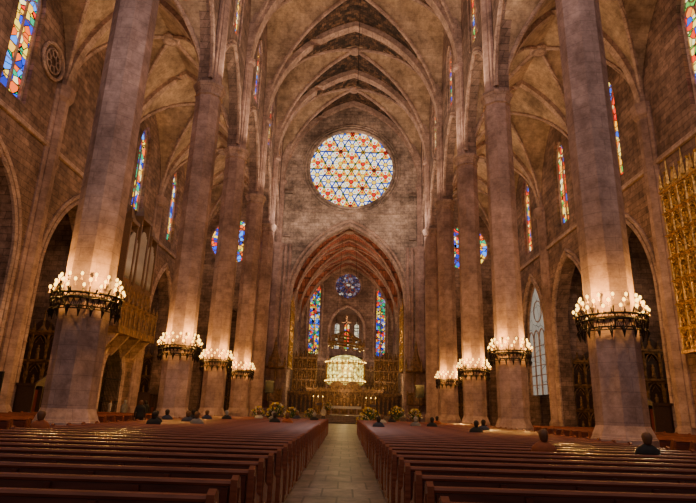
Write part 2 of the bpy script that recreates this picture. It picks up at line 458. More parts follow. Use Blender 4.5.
for j in range(-8,9):
    for i in range(-12,13):
        x,y=lat(i,j); d=math.hypot(x,y)
        if d>RR-.15: continue
        st=(i-j)%3==0; rr=s*(.26 if st else .14)
        m=(3 if cell(i,j) else 2) if st else (6 if (i+j)%2 else 1)
        mb.add([(x+rr*1.35*math.cos(q),68.47,RC[1]+y+rr*1.35*math.sin(q)) for q in [2*pi*w/6+pi/6 for w in range(6)]],[tuple(range(6))],5)
        mb.add([(x+rr*math.cos(q),68.46,RC[1]+y+rr*math.sin(q)) for q in [2*pi*w/6+pi/6 for w in range(6)]],[tuple(range(6))],m)
mb.add([((RR+.05)*math.cos(2*pi*k/48),68.6,RC[1]+(RR+.05)*math.sin(2*pi*k/48)) for k in range(48)],[tuple(range(48))],5)
for k in range(-1,2):
    for ang in(0,pi/3,2*pi/3):
        off=k*3*h
        L=math.sqrt(RR*RR-off*off); ca,sa=math.cos(ang),math.sin(ang)
        p=lambda q:(q*ca-off*sa,68.42,RC[1]+q*sa+off*ca)
        mb.tube([p(-L),p(L)],.07,4,5)
WN[0]+=1
struct(mb.obj('window_%d'%WN[0],RM),'great round rose window of star patterned stained glass','window')

# presbytery
PX=8.0
for sg,nm in((-1,'left'),(1,'right')):
    mb=MB(); holes=[parch(c,1.0,12,19,21,8) for c in (73,81,89)]
    mb.plate([(69.2,0),(93,0),(93,27.5),(69.2,27.5)],holes,lambda u,v,w:(sg*w,u,v),PX,PX+.8)
    struct(mb.obj('wall_presbytery_%s'%nm,M_nave),'brown presbytery side wall')
    for c in(73,81,89): window('narrow blue stained glass lancet','x',sg,PX+.4,c,1.0,12,19,21,G_c)
vault('ceiling.005',-PX,PX,[69.2,77,85,93],15.0,26.3,[M_red],n=12,ribr=.17,label='reddish ribbed vault over the presbytery')
mb=MB()
c3=[(0+2.5*math.cos(t),22.6+2.5*math.sin(t)) for t in [2*pi*k/32 for k in range(32)]]
holes=[c3,parch(-5.7,1.05,10.4,21.8,23.6,8),parch(5.9,.95,10.4,21.8,23.4,8),parch(0,2.9,.9,14.8,18.6,10)]
mb.plate([(-PX-.8,0),(PX+.8,0),(PX+.8,27.5),(-PX-.8,27.5)],holes,lambda u,v,w:(u,w,v),93,94)
struct(mb.obj('wall_apse',M_nave),'apse wall with rose, lancets and inner chapel arch')
window('very tall stained glass lancet window','y',1,93.4,-5.7,1.05,10.4,21.8,23.6,G_c)
window('very tall stained glass lancet window','y',1,93.4,5.9,.95,10.4,21.8,23.4,G_c)
t=MB()
for xx,hw_,za in((-5.7,1.3,23.8),(5.9,1.2,23.6)): t.tube([(u,92.95,v) for u,v in parch(xx,hw_,10.2,21.8,za,8)],.18,6)
t.tube([(u,92.95,v) for u,v in parch(0,3.1,.9,14.8,18.9,10)],.28,6)
t.box(-PX,PX,92.7,92.99,9.3,9.7)
trim(t,M_rib,'stone mouldings framing the apse openings')
WN[0]+=1
mb=MB(); mb.plate(c3,[],lambda u,v,w:(u,w,v),93.5,93.55,0)
mb.tube([(2.4*math.cos(a),93.4,22.6+2.4*math.sin(a)) for a in [2*pi*k/32 for k in range(32)]],.2,5,1,True)
mb.tube([(.5*math.cos(a),93.4,22.6+.5*math.sin(a)) for a in [2*pi*k/16 for k in range(16)]],.12,5,1,True)
for k in range(12):
    a=2*pi*k/12; mb.tube([(.5*math.cos(a),93.4,22.6+.5*math.sin(a)),(1.7*math.cos(a),93.4,22.6+1.7*math.sin(a))],.07,5,1)
    cx,cz=1.95*math.cos(a+pi/12),22.6+1.95*math.sin(a+pi/12)
    mb.tube([(cx+.36*math.cos(b),93.4,cz+.36*math.sin(b)) for b in [2*pi*q/10 for q in range(10)]],.06,5,1,True)
struct(mb.obj('window_%d'%WN[0],[G_b,M_rib]),'small dark violet rose window with spoked tracery','window')
mb=MB(); mb.box(-3.6,-3.0,94,104,0,19.2); mb.box(3.0,3.6,94,104,0,19.2); mb.box(-3.6,3.6,94,104,19.2,19.5)
mb.plate([(-3.6,0),(3.6,0),(3.6,19.2),(-3.6,19.2)],[parch(x,.62,12.6,17,18,6) for x in(-1.9,0,1.9)],lambda u,v,w:(u,w,v),104,104.6)
mb.box(-3.6,3.6,94,104,10.2,10.4)
struct(mb.obj('wall_inner_chapel',M_rib),'pale stone inner chapel beyond the altar')
for x in(-1.9,0,1.9): window('small bright lancet window','y',1,104.3,x,.62,12.6,17,18,G_w if x==0 else G_p,1)

# ---------------------------------------------------------------- columns
CR=.86
def make_column():
    e=empty('column',(0,0,0))
    b=MB(); b.lathe([(1.12,0),(1.12,.35),(1.06,.4),(1.06,.95),(1.0,1.05),(.98,1.12),(.9,1.3),(CR,1.4)],8,rot=pi/8)
    b.obj('base',M_col,e)
    s=MB(); s.lathe([(CR,1.4),(CR,21.4)],8,rot=pi/8); s.obj('shaft',M_col,e)
    c=MB(); c.lathe([(CR,21.4),(CR+.1,21.45),(CR+.02,21.6),(CR+.04,21.75),(CR+.2,22.1),(CR+.24,22.15),(CR+.24,22.3)],8,rot=pi/8); c.obj('capital',M_rib,e)
    return e
def make_shaft(sg,y):
    t=MB()
    t.lathe([(.5,22.3),(.42,22.8),(.42,30.8),(.6,31.0),(.62,31.3)],8,(sg*(NX-.35),y,0),rot=pi/8)
    for q in(-.45,.45): t.lathe([(.17,22.4),(.17,31.2)],6,(sg*(NX-.28),y+q,0))
    trim(t,M_col,'slender wall shaft rising to the nave vault')
col0=make_column(); first=True
def colx(sg,y): return sg*(9.5 if (sg<0 and y<20) else NX)
for y in B[1:-1]:
    for sg in(-1,1):
        c=col0 if first else copy_tree(col0,(0,0,0))
        first=False; c.location=(colx(sg,y),y,0)
        tag(c,'column','tall slender octagonal pinkish stone pillar with moulded base','nave pillars')
        make_shaft(sg,y)
for sg in(-1,1):
    make_shaft(sg,67.8)
    t=MB(); t.lathe([(1.1,0),(1.1,1.2),(.8,1.5),(.8,21.4),(1.05,22),(1.05,22.3)],8,(sg*(NX-.3),67.9,0),rot=pi/8)
    for q in(1.1,1.7): t.lathe([(.22,0),(.22,22.3)],6,(sg*(NX-.3-q),67.9,0))
    trim(t,M_col,'engaged stone pier beside the chancel arch')

# ---------------------------------------------------------------- chandeliers
def make_chandelier():
    e=empty('chandelier',(0,0,0))
    R=1.2
    r=MB()
    for z,rr,th in((0,R,.04),(-.2,R,.03),(-.46,R-.1,.028)):
        r.tube([(rr*math.cos(a),rr*math.sin(a),z) for a in [2*pi*k/36 for k in range(36)]],th,5,0,True)
    for k in range(36):
        a=2*pi*k/36; b=2*pi*(k+1)/36; m=(a+b)/2
        P=lambda q,rad,z:(rad*math.cos(q),rad*math.sin(q),z)
        r.tube([P(a,R,0),P(m,R,-.2),P(b,R,0)],.02,4)
        r.tube([P(a,R,-.2),P(m,R-.06,-.46),P(b,R,-.2)],.02,4)
        r.tube([P(a,R,-.2),P(a,R-.1,-.46)],.014,4)
    r.obj('ring',M_iron,e)
    f_=MB()
    f_.tube([((R-.06)*math.cos(a),(R-.06)*math.sin(a),-.56) for a in [2*pi*k/36 for k in range(36)]],.02,4,0,True)
    for k in range(18):
        a=2*pi*k/18; P=lambda rad,z,da=0:(rad*math.cos(a+da),rad*math.sin(a+da),z)
        f_.tube([P(R-.1,-.42),P(R-.05,-.6),P(R-.08,-.84)],[.04,.065,.01],5)
        f_.tube([P(R-.05,-.5,-.09),P(R-.0,-.62),P(R-.05,-.5,.09)],.024,4)
        f_.tube([P(R+.0,0,.05),P(R+.06,.1,.05),P(R+.02,.2,.05)],[.02,.035,.008],4)
    f_.obj('finial_band',M_iron,e)
    a_=MB()
    for k in range(8):
        a=2*pi*k/8+pi/8; P=lambda rad,z:(rad*math.cos(a),rad*math.sin(a),z)
        a_.tube([P(.88,-.5),P(1.0,-.4),P(1.12,-.2),P(R,0)],.03,5)
        a_.tube([P(.88,0),P(1.0,.3)],.025,5)
    a_.tube([(.9*math.cos(a),.9*math.sin(a),-.1) for a in [2*pi*k/24 for k in range(24)]],.05,5,0,True)
    a_.obj('bracket',M_iron,e)
    cm=MB(); cm.lathe([(.04,0),(.045,.03),(.018,.05),(.016,.17)],8)
    bm_=MB(); bm_.lathe([(.015,0),(.042,.025),(.052,.065),(.042,.105),(.008,.135)],8)
    c0=None
    for k in range(42):
        tier=k%3; a=2*pi*k/42
        rad=(R+.05,R-.08,R-.18)[tier]; z=(.02,.24,.46)[tier]
        if c0 is None:
            c0=cm.obj('candle',M_wax,e); b0=bm_.obj('bulb',M_bulb,c0,(0,0,.17),smooth=True); c=c0
        else:
            c=c0.copy(); c.parent=e; COL.objects.link(c); b=b0.copy(); b.parent=c; COL.objects.link(b)
        c.location=(rad*math.cos(a),rad*math.sin(a),z)
    return e
LZ=[(5.3,5.15),(4.85,5.15),(4.85,4.75),(4.75,4.5)]
ch0=make_chandelier(); first=True
def plight(loc,e,col,r=.12,name='lamp_light'):
    l=bpy.data.lights.new(name,'POINT'); l.energy=e; l.color=col; l.shadow_soft_size=r
    o=bpy.data.objects.new(name,l); o.location=loc; COL.objects.link(o); return o
def alight(loc,e,col,size,direction,name='uplight'):
    l=bpy.data.lights.new(name,'AREA'); l.energy=e; l.color=col; l.size=size
    o=bpy.data.objects.new(name,l); o.location=loc
    o.rotation_euler=Vector(direction).to_track_quat('-Z','Y').to_euler(); COL.objects.link(o); return o
for i in range(4):
    y=B[i+1]
    for k,sg in enumerate((-1,1)):
        z=LZ[i][k]; xx=colx(sg,y)
        c=ch0 if first else copy_tree(ch0,(0,0,0)); first=False
        c.location=(xx,y,z); c.rotation_euler[2]=random.random()*.3
        tag(c,'chandelier','black iron crown chandelier with lit candle bulbs ringing a pillar','pillar crown lamps')
        for q in range(4):
            a=pi/4+q*pi/2
            plight((xx+1.45*math.cos(a),y+1.45*math.sin(a),z+.65),270,(1,.50,.10),.05)

# ---------------------------------------------------------------- pews
def make_pew(L,name='pew'):
    e=empty(name,(0,0,0)); h=L/2
    m=MB(); m.plate([(-.31,.42),(-.27,.42),(-.24,.90),(-.28,.90)],[],lambda u,v,w:(w,u,v),-h+.06,h-.06)
    k=int(L/.9)
    for q in range(k+1):
        x=-h+.1+(L-.2)*q/k; m.box(x-.035,x+.035,-.325,-.27,.42,.88)
    m.box(-h+.06,h-.06,-.33,-.27,.42,.52)
    m.obj('backrest',M_wood,e)
    m=MB(); m.lathe([(.045,-h+.03),(.045,h-.03)],8); 
    m.v=[(v[2],v[0]*1.0-.27,v[1]*.8+.92) for v in m.v]; m.obj('top_rail',M_wood2,e)
    m=MB(); m.box(-h+.06,h-.06,-.24,.2,.41,.45); m.box(-h+.06,h-.06,.16,.19,.3,.41); m.obj('seat',M_wood,e)
    ep=MB(); ep.plate([(-.36,0),(.26,0),(.26,.06),(.22,.1),(.22,.48),(.25,.52),(.24,.58),(.1,.62),(-.08,.68),(-.15,.85),(-.2,.97),(-.28,1.0),(-.36,.96)],[],lambda u,v,w:(w,u,v),-.035,.035)
    ep.plate([(-.28,.12),(.15,.12),(.15,.5),(-.12,.58),(-.2,.85),(-.28,.88)],[],lambda u,v,w:(w,u,v),-.048,.048)
    a=ep.obj('end_panel',M_wood2,e); a.location=(-h,0,0)
    for x in(0,h):
        b=a.copy(); b.parent=e; b.location=(x,0,0); COL.objects.link(b)
        if x==0: b.scale=(.8,.9,.88)
    m=MB(); m.box(-h+.05,h-.05,.47,.58,.16,.2); m.box(-h+.1,-h+.16,.25,.56,0,.17); m.box(h-.16,h-.1,.25,.56,0,.17); m.obj('kneeler',M_dwood,e)
    return e
p0=make_pew(7.5); first=True; PY=[4.3+.97*k for k in range(35)]
for y in PY:
    for sg in(-1,1):
        p=p0 if first else copy_tree(p0,(0,0,0)); first=False
        p.location=(sg*(1.0+3.75)+random.uniform(-.02,.02),y+random.uniform(-.008,.008),0)
        tag(p,'pew','long reddish brown wooden pew facing the altar','nave pews')
p1=make_pew(6.0); first=True
for k in range(22):
    y=14.5+1.1*k
    for sg in(-1,1):
        p=p1 if first else copy_tree(p1,(0,0,0)); first=False
        p.location=(sg*14.6,y,0)
        tag(p,'pew','shorter brown wooden pew standing in the side aisle','aisle pews')

# ---------------------------------------------------------------- gothic screen
def gothic(name,loc,rotz,w,h,cols,rows,dep,mat,matb,cat,label,stat=True,group=None,dense=False):
    e=empty(name,loc,rotz)
    b=MB(); b.box(-w/2,w/2,-dep*.4,0,0,h*.86)
    b.plate(parch(0,w*.22,h*.8,h*.86,h,6),[],lambda u,v,q:(u,q,v),-dep*.4,0)
    b.obj('back_panel',matb,e)
    fr=MB(); cw=w/cols
    for i in range(cols+1):
        x=-w/2+cw*i; rr=.09 if dense else .11
        fr.lathe([(rr,0),(rr,h*.88),(.15,h*.89),(.01,h*(.98+.06*(i%2)) if dense else h*.97)],6,(x,-dep*.6,0))
    for r in range(rows+1):
        z=h*.86*r/rows; fr.box(-w/2-.12,w/2+.12,-dep*(.75 if dense else 1),-dep*.3,z,z+(.08 if dense and 0<r<rows else .16))
    fr.obj('frame',mat,e)
    tr=MB(); rh=h*.86/rows
    for r in range(rows):
        zt=rh*(r+1)
        tr.box(-w/2,w/2,-dep*.68,-dep*.6,zt-rh*.08,zt-.0)
        for i in range(cols):
            x=-w/2+cw*(i+.5)
            tr.tube([(u,-dep*.65,v) for u,v in parch(x,cw*.42,zt-rh*.55,zt-rh*.4,zt-rh*.05,6)],.05,5)
            tr.tube([(x-cw*.25,-dep*.65,zt-rh*.35),(x,-dep*.65,zt-rh*.14),(x+cw*.25,-dep*.65,zt-rh*.35)],.035,5)
            if dense:
                z0=zt-rh
                for q0 in range(3):
                    zc=z0+rh*(.2+.3*q0)
                    tr.tube([(x+cw*.26*math.cos(q),-dep*(.5+.12*((i+q0)%2)),zc+rh*.16*math.sin(q)) for q in [2*pi*k/8 for k in range(8)]],.05,4,0,True)
                    tr.tube([(x-cw*.45,-dep*.52,zc-rh*.14),(x,-dep*.66,zc),(x+cw*.45,-dep*.52,zc+rh*.14)],.04,4)
                    tr.tube([(x+cw*.45,-dep*.52,zc-rh*.14),(x,-dep*.66,zc),(x-cw*.45,-dep*.52,zc+rh*.14)],.04,4)
                    tr.sphere((x,-dep*.7,zc),.09,0,6)
    tr.obj('tracery',mat,e)
    pn=MB()
    pn.box(-w/2,w/2,-dep*.6,-dep*.4,h*.86,h*.87+.1)
    for i in range(cols):
        x=-w/2+cw*(i+.5); top=h*(.97 if i!=cols//2 else 1.08)
        pn.lathe([(cw*.3,h*.86+.16),(cw*.22,h*.9),(.12,h*.93),(.02,top)],4,(x,-dep*.5,0))
        pn.sphere((x,-dep*.5,top),.1,0,6)
    pn.obj('pinnacle_row',mat,e)
    if stat:
        st=MB()
        st.lathe([(.28,0),(.26,.3),(.17,.75),(.24,1.05),(.2,1.2),(.07,1.28),(.12,1.38),(.12,1.5),(.03,1.6)],8,sy=.7)
        sc=min(rh*.5/1.6,cw*.6/.56); s0=None
        for r in range(rows):
            for i in range(cols):
                l=(-w/2+cw*(i+.5),-dep*.62,rh*r+.17)
                if s0 is None: s0=st.obj('statuette',mat,e,l,True); s0.scale=(sc,)*3
                else:
                    s=s0.copy(); s.parent=e; s.location=l; COL.objects.link(s)
    tag(e,cat,label,group); return e
gothic('altarpiece',(AX-.08,26.2,5.2),-pi/2,8.2,11.2,11,7,.9,M_gold,M_gold2,'altarpiece','large dense gilded gothic tracery altarpiece mounted high on the aisle wall',True,None,True)
plight((15.0,24,9.5),260,(1,.68,.36),.3)  # added light without a fixture, to bring out the altarpiece
for i in (2,3,4,5):
    for sg in(-1,1):
        if i==4 and sg>0: continue
        gothic('altarpiece',(sg*22.9,B[i+1]-.44,0),0,3.6,7.5,3,3,.6,M_golddark,M_dwood,'altarpiece','dim gilded altarpiece standing in a side chapel',True,'chapel altarpieces')
        plight((sg*23.2,B[i+1]-3.2,10.5),45,(1,.66,.42),.2)  # dim light added to make the chapel readable, no fixture
for sg in(-1,1):
    gothic('altarpiece',(sg*14.8,74.9,0),0,5,9,3,3,.7,M_golddark,M_dwood,'altarpiece','dark gilded altarpiece in the end apse of the aisle',True,'apse altarpieces')
    plight((sg*14.8,72,11),50,(1,.6,.35),.2)

# high altar group
gothic('altar_screen',(0,78.6,.85),0,10.8,3.8,11,1,.8,M_golddark,M_golddark,'altar screen','carved stone and gold screen behind the high altar',True,None,True)
M_glow=plain('glowing_gilding',(.85,.66,.15),.4,.1,.8,2.5,(.98,.84,.20),3.2,True)  # emission puts the lamplight on the gilding into the material
e=empty('altar_canopy',(0,82.3,5.1))
m=MB(); m.lathe([(2.7,0),(2.7,2.9),(2.6,3.3),(2.2,3.75),(1.3,4.1),(.1,4.3)],24); m.obj('backdrop',M_glow,e)
m=MB()
for z,r_ in((0,2.95),(.25,2.85),(2.8,2.95),(3.0,2.9)): m.tube([(r_*math.cos(a),r_*math.sin(a),z) for a in [2*pi*k/28 for k in range(28)]],.07,5,0,True)
for k in range(22):
    a=2*pi*k/22; m.lathe([(.05,0),(.05,2.8),(.1,2.9),(.1,3.1),(.01,3.7)],6,(2.88*math.cos(a),2.88*math.sin(a),0))
    for z0,hh in((1.9,.6),(.9,.4)):
        m.tube([(2.86*math.cos(a+q*2*pi/22),2.86*math.sin(a+q*2*pi/22),z0+hh*math.sin(q*pi)) for q in(0,.25,.5,.75,1)],.04,5)
m.tube([(2.88*math.cos(a),2.88*math.sin(a),.85) for a in [2*pi*k/28 for k in range(28)]],.05,5,0,True)
m.obj('colonnade',M_gold,e)
sb_=MB(); sb_.lathe([(.02,0),(.06,.04),(.07,.09),(.02,.16)],8); b0=None
for row,(z,n_) in enumerate(((.35,18),(3.1,18))):
    for k in range(n_):
        a=pi+pi*(k+.5)/n_; l=(3.05*math.cos(a),3.05*math.sin(a),z)
        if b0 is None: b0=sb_.obj('lamp',M_bulb,e,l,True)
        else:
            c=b0.copy(); c.parent=e; c.location=l; COL.objects.link(c)
tag(e,'altar canopy','brilliantly lit golden domed altar canopy ringed with lamps')
for sg in(-1,1):
    gothic('side_altarpiece',(sg*6.0,80.9,.85),0,3.4,9.0,5,5,.8,M_golddark,M_dwood,'altarpiece','tall carved and gilded altarpiece flanking the high altar',True,'flanking altarpieces',True)
    gothic('choir_screen',(sg*5.6,72.2,.85),0,3.4,3.0,6,1,.6,M_golddark,M_dwood,'choir screen','dark carved wooden choir screen beside the altar',False,'choir screens')
    gothic('apse_arcading',(sg*5.6,92.95,.85),0,4.4,8.2,6,3,.4,M_golddark,M_golddark,'wall arcading','gilded stone blind arcading on the apse wall',True,'apse arcading')
e=empty('altar_table',(0,73.5,.85))
m=MB(); m.box(-2.2,2.2,-.6,.6,.95,1.05); m.obj('table_top',M_rib,e)
m=MB(); m.box(-2.25,2.25,-.65,-.6,.75,1.07); m.box(-2.25,2.25,-.65,.65,1.052,1.08); m.obj('cloth',M_white,e)
l0=None
for x in(-1.7,-.6,.6,1.7):
    if not l0:
        m=MB(); m.lathe([(.16,0),(.12,.1),(.09,.5),(.13,.9),(.15,.95)],8); l0=m.obj('leg',M_rib,e,(x,0,0))
    else:
        c=l0.copy(); c.parent=e; c.location=(x,0,0); COL.objects.link(c)
tag(e,'altar','stone altar table draped with a white cloth')
cs=None
for x in(-4.0,-3.4,-2.8,2.8,3.4,4.0):
    if cs is None:
        cs=empty('candlestick',(0,0,0)); m=MB(); m.lathe([(.2,0),(.2,.05),(.05,.12),(.04,.6),(.08,.68),(.04,.75),(.03,1.4),(.1,1.45),(.1,1.5)],8); m.obj('stand',M_gold,cs)
        m=MB(); m.lathe([(.035,1.5),(.035,2.1)],8); k=m.obj('candle',M_wax,cs)
        m=MB(); m.lathe([(.01,0),(.05,.06),(.01,.18)],6,(0,0,2.1)); m.obj('flame',M_bulb,cs); c=cs
    else: c=copy_tree(cs,(0,0,0))
    c.location=(x,71.4,.85); tag(c,'candlestick','tall gilded candlestick with lit candle beside the altar','altar candlesticks')
# baldachin
e=empty('baldachin',(0,75.4,10.2))
R7=2.5
P7=[(R7*math.cos(2*pi*k/7+pi/2),R7*.9*math.sin(2*pi*k/7+pi/2),.25*math.sin(2*pi*k/7)) for k in range(7)]
m=MB(); m.tube(P7,.2,6,0,True); m.tube([(x*.8,y*.8,z+.9) for x,y,z in P7],.14,6,0,True)
for x,y,z in P7:
    m.tube([(x,y,z),(x*.8,y*.8,z+.9),(0,0,1.9)],.1,5)
    m.lathe([(.18,0),(.14,.5),(.01,1.3)],5,(x,y,z))
m.obj('canopy',M_golddark,e)
m=MB()
m.tube([(x,y,z-.35) for x,y,z in P7],.03,4,0,True)
for k in range(28):
    q=k/4; a=P7[int(q)%7]; b=P7[(int(q)+1)%7]; t=q-int(q)
    x,y,z=[a[j]*(1-t)+b[j]*t for j in range(3)]
    m.tube([(x,y,z),(x,y,z-.4)],.025,4); m.lathe([(.02,-.55),(.1,-.5),(.08,-.4)],6,(x,y,z))
m.obj('fringe',M_golddark,e)
bm_=MB(); bm_.lathe([(.015,0),(.04,.03),(.045,.06),(.015,.11)],8); b0=None
for k in range(7):
    a=P7[k]; l=(a[0],a[1],a[2]-.6)
    if b0 is None: b0=bm_.obj('lamp',M_bulb,e,l,True)
    else:
        c=b0.copy(); c.parent=e; c.location=l; COL.objects.link(c)
m=MB(); m.box(-.08,.08,-.06,.06,1.8,4.0); m.box(-.7,.7,-.06,.06,3.0,3.15); m.obj('crucifix',M_golddark,e)
m=MB()
for x in(-1.6,1.6): m.tube([(x,0,.6),(x*.6,0,15.4)],.025,4)
m.tube([(-1.6,0,.6),(1.6,0,.6)],.04,4)
m.obj('cable',M_iron,e)
tag(e,'baldachin','suspended gilded seven sided canopy with hanging lamps and crucifix')
plight((0,77.2,7.2),260,(1,.70,.28),.3)
for x in(-5.4,5.4): plight((x,76,5.2),230,(1,.64,.32),.2)
plight((0,75.8,3.6),150,(1,.64,.30),.2)
def pulpit(x,y,label):
    e=empty('pulpit',(x,y,0))
    m=MB(); m.lathe([(.7,0),(.7,.2),(.3,.4),(.28,1.6),(.9,2.2)],8,rot=pi/8); m.obj('stem',M_rib,e)
    m=MB(); m.lathe([(.95,2.2),(1.15,2.3),(1.1,3.4),(1.2,3.5),(1.2,3.6)],8,rot=pi/8)
    for k in range(8):
        a=pi/8+2*pi*k/8; m.lathe([(.1,2.2),(.1,3.6),(.02,3.9)],6,(1.12*math.cos(a),1.12*math.sin(a),0))
    m.obj('balcony',M_golddark,e)
    m=MB(); m.lathe([(1.3,6.0),(1.4,6.2),(.9,6.6),(.5,7.6),(.3,8.2),(.05,9.8)],8,rot=pi/8)
    for k in range(8):
        a=pi/8+2*pi*k/8; m.lathe([(.1,6.0),(.1,6.9),(.01,7.6)],5,(1.3*math.cos(a),1.3*math.sin(a),0))
    m.obj('sounding_board',M_golddark,e)
    m=MB(); m.tube([(0,1.0,3.4),(0,1.0,6.1)],.1,5); m.obj('post',M_golddark,e)
    tag(e,'pulpit',label); return e
pulpit(-8.5,65.6,'gilded stone pulpit with tall spired canopy beside the chancel arch')
pulpit(8.5,65.6,'gilded stone pulpit with spired canopy and carved balcony')
for sg in(-1,1):
    gothic('wall_shrine',(sg*(PX-.03),72.6,6.5),-sg*pi/2,4.5,9.0,4,4,.9,M_gold,M_gold2,'shrine','tall gilded carved shrine on the presbytery wall',True,'presbytery shrines',True)
    plight((sg*5.0,70.6,11),210,(1,.70,.40),.2)
    gothic('choir_stalls',(sg*(PX-.2),86,.85),-sg*pi/2,9,4.0,9,1,.9,M_golddark,M_dwood,'choir stalls','dark carved wooden choir stalls along the presbytery wall',False,'choir stalls')

# ---------------------------------------------------------------- organ on left wall
e=empty('pipe_organ',(-AX+.03,bay3,9.7),pi/2)
m=MB(); m.box(-3.2,3.2,-1.1,0,0,1.6)
for x,wd,ht in((-2.5,.75,7.6),(0,.95,8.6),(2.5,.75,7.6)):
    m.box(x-wd,x+wd,-1.1,0,1.6,1.9); m.box(x-wd-.08,x+wd+.08,-1.25,0,ht-.9,ht-.6)
    for q in(-wd,wd): m.box(x+q-.1,x+q+.1,-1.15,0,1.6,ht-.6)
    m.lathe([(wd*1.2,ht-.6),(wd*.7,ht),(.1,ht+.6),(.02,ht+1.6)],4,(x,-.65,0),rot=pi/4,sy=.6)
m.box(-3.2,3.2,-.5,0,1.6,6.2); m.box(-3.3,3.3,-.9,0,6.0,6.25)
m.obj('case',M_org,e)
m=MB()
m.box(-3.3,3.3,-1.13,-1.1,.2,.35)
for x in[-3.0+.75*k for k in range(9)]:
    m.plate(parch(x,.3,.3,1.0,1.45,5),[],lambda u,v,q:(u,q,v),-1.16,-1.1)
m.obj('case_panel',M_golddark,e)
pm=MB(); pm.lathe([(.02,0),(.09,.2),(.09,1.0)],8); q0=None
for k in range(33):
    x=-3.05+.19*k
    hh=3.0+1.0*abs(math.sin(k*pi/11))+(.9 if 11<=k<=21 else .2)
    if q0 is None: q0=pm.obj('pipe',M_pipe,e,(x,-1.0,2.3),True); c=q0
    else: c=q0.copy(); c.parent=e; COL.objects.link(c)
    c.location=(x,-1.0,1.9); c.scale=(.9,.9,hh)
tag(e,'pipe organ','dark wooden gothic pipe organ with tall silver pipes and spired towers')
plight((-14.5,bay3-4,14),130,(1,.74,.54),.3)  # unseen light added to brighten the organ pipes
e=empty('organ_loft',(-AX+.03,bay3,6.9),pi/2)
m=MB(); m.box(-4,4,-1.7,0,0,.3); m.box(-4.1,4.1,-1.8,-1.6,2.3,2.5); m.box(-4,4,-1.5,0,.3,.5)
for k in range(9): m.lathe([(.1,0),(.1,2.5),(.16,2.6),(.02,3.2)],6,(-4+k,-1.7,0))
m.obj('gallery',M_golddark,e)
m=MB()
for k in range(8):
    m.plate([(-4+k,.3),(-3.0+k,.3),(-3.0+k,2.3),(-4+k,2.3)],[list(parch(-3.73+k,.16,.6,1.5,2.0,5)),list(parch(-3.27+k,.16,.6,1.5,2.0,5))],lambda u,v,q:(u,q,v),-1.7,-1.65)
m.obj('balustrade',M_golddark,e)
for x in(-3.4,-1.2,1.2,3.4):
    m=MB(); m.plate([(0,0),(-1.5,0),(-.2,-1.6),(0,-1.6)],[],lambda u,v,q,x=x:(x+q,u,v),-.15,.15)
    m.obj('corbel',M_rib,e)
tag(e,'organ loft','projecting carved gallery with arched balustrade under the organ')
e=empty('iron_gate',(-AX+.1,bay3,.0),pi/2)
m=MB()
for k in range(13):
    x=-1.75+.29*k; hh=3.6+2.1*math.sqrt(max(0,1-(abs(x)/1.9)**1.6)); m.tube([(x,0,0),(x,0,hh)],.03,4)
for z in(.2,1.6,3.4): m.box(-1.85,1.85,-.03,.03,z,z+.08)
m.obj('grille',M_iron,e); tag(e,'gate','black wrought iron gate filling the arched portal')

e=MB()
X0=-AX+.14
for r,th in((1.15,.12),(.8,.06)): e.tube([(X0,30.1+r*math.cos(a),22.8+r*math.sin(a)) for a in [2*pi*k/24 for k in range(24)]],th,5,0,True)
for k in range(8):
    a=2*pi*k/8; e.tube([(X0,30.1+.55*math.cos(a)+.24*math.cos(b),22.8+.55*math.sin(a)+.24*math.sin(b)) for b in [2*pi*q/8 for q in range(8)]],.04,4,0,True)
o=e.obj('carved_roundel',M_rib); tag(o,'roundel','carved stone roundel with petal tracery on the wall')

def screen_tv(x,y,z,w,h,label):
    e=empty('television',(x,y,0))
    m=MB(); m.box(-w/2,w/2,-.04,.04,z-h/2,z+h/2); m.box(-w/2+.04,w/2-.04,-.05,-.04,z-h/2+.04,z+h/2-.04); m.obj('display',M_black,e)
    m=MB(); m.tube([(0,.08,0),(0,.08,z)],.04,6); m.lathe([(.35,0),(.35,.04),(.05,.06)],10,(0,.08,0)); m.obj('stand',M_iron,e)
    tag(e,'television',label)
screen_tv(-16.6,26.05,2.3,1.0,1.15,'switched off black screen on a stand')
screen_tv(7.9,58,3.6,.9,1.3,'dark upright display panel on a pole near the pillar')
screen_tv(-7.9,58,3.6,.9,1.3,'dark upright display panel on a pole near the pillar')
M_cur=plain('wine_curtain',(.16,.02,.02),.8)
def confessional(x,y,rz):
    e=empty('confessional',(x,y,0),rz)
    m=MB(); m.box(-1.3,1.3,-.55,.55,0,.15); m.box(-1.3,1.3,.45,.55,.15,2.4)
    for q in(-1.3,-.45,.37,1.22): m.box(q,q+.08,-.55,.5,.15,2.4)
    m.box(-1.4,1.4,-.62,.58,2.4,2.55); m.plate([(-1.2,2.55),(1.2,2.55),(0,3.1)],[],lambda u,v,w:(u,w,v),-.5,-.4)
    m.obj('body',M_dwood,e)
    m=MB(); m.box(-.37,.37,-.5,-.44,.15,1.2); m.obj('door',M_wood,e)
    m=MB(); m.box(-1.2,-.45,-.3,-.26,.9,2.2); m.obj('curtain',M_cur,e)
    m=MB(); m.box(.45,1.2,-.3,-.26,.9,2.2); m.obj('curtain',M_cur,e)
    tag(e,'confessional','dark wooden confessional booth with wine red curtains')
confessional(-18.9,34.2,pi/2); confessional(18.9,34.2,-pi/2); confessional(18.9,38.6,-pi/2); confessional(-18.9,53.6,pi/2)

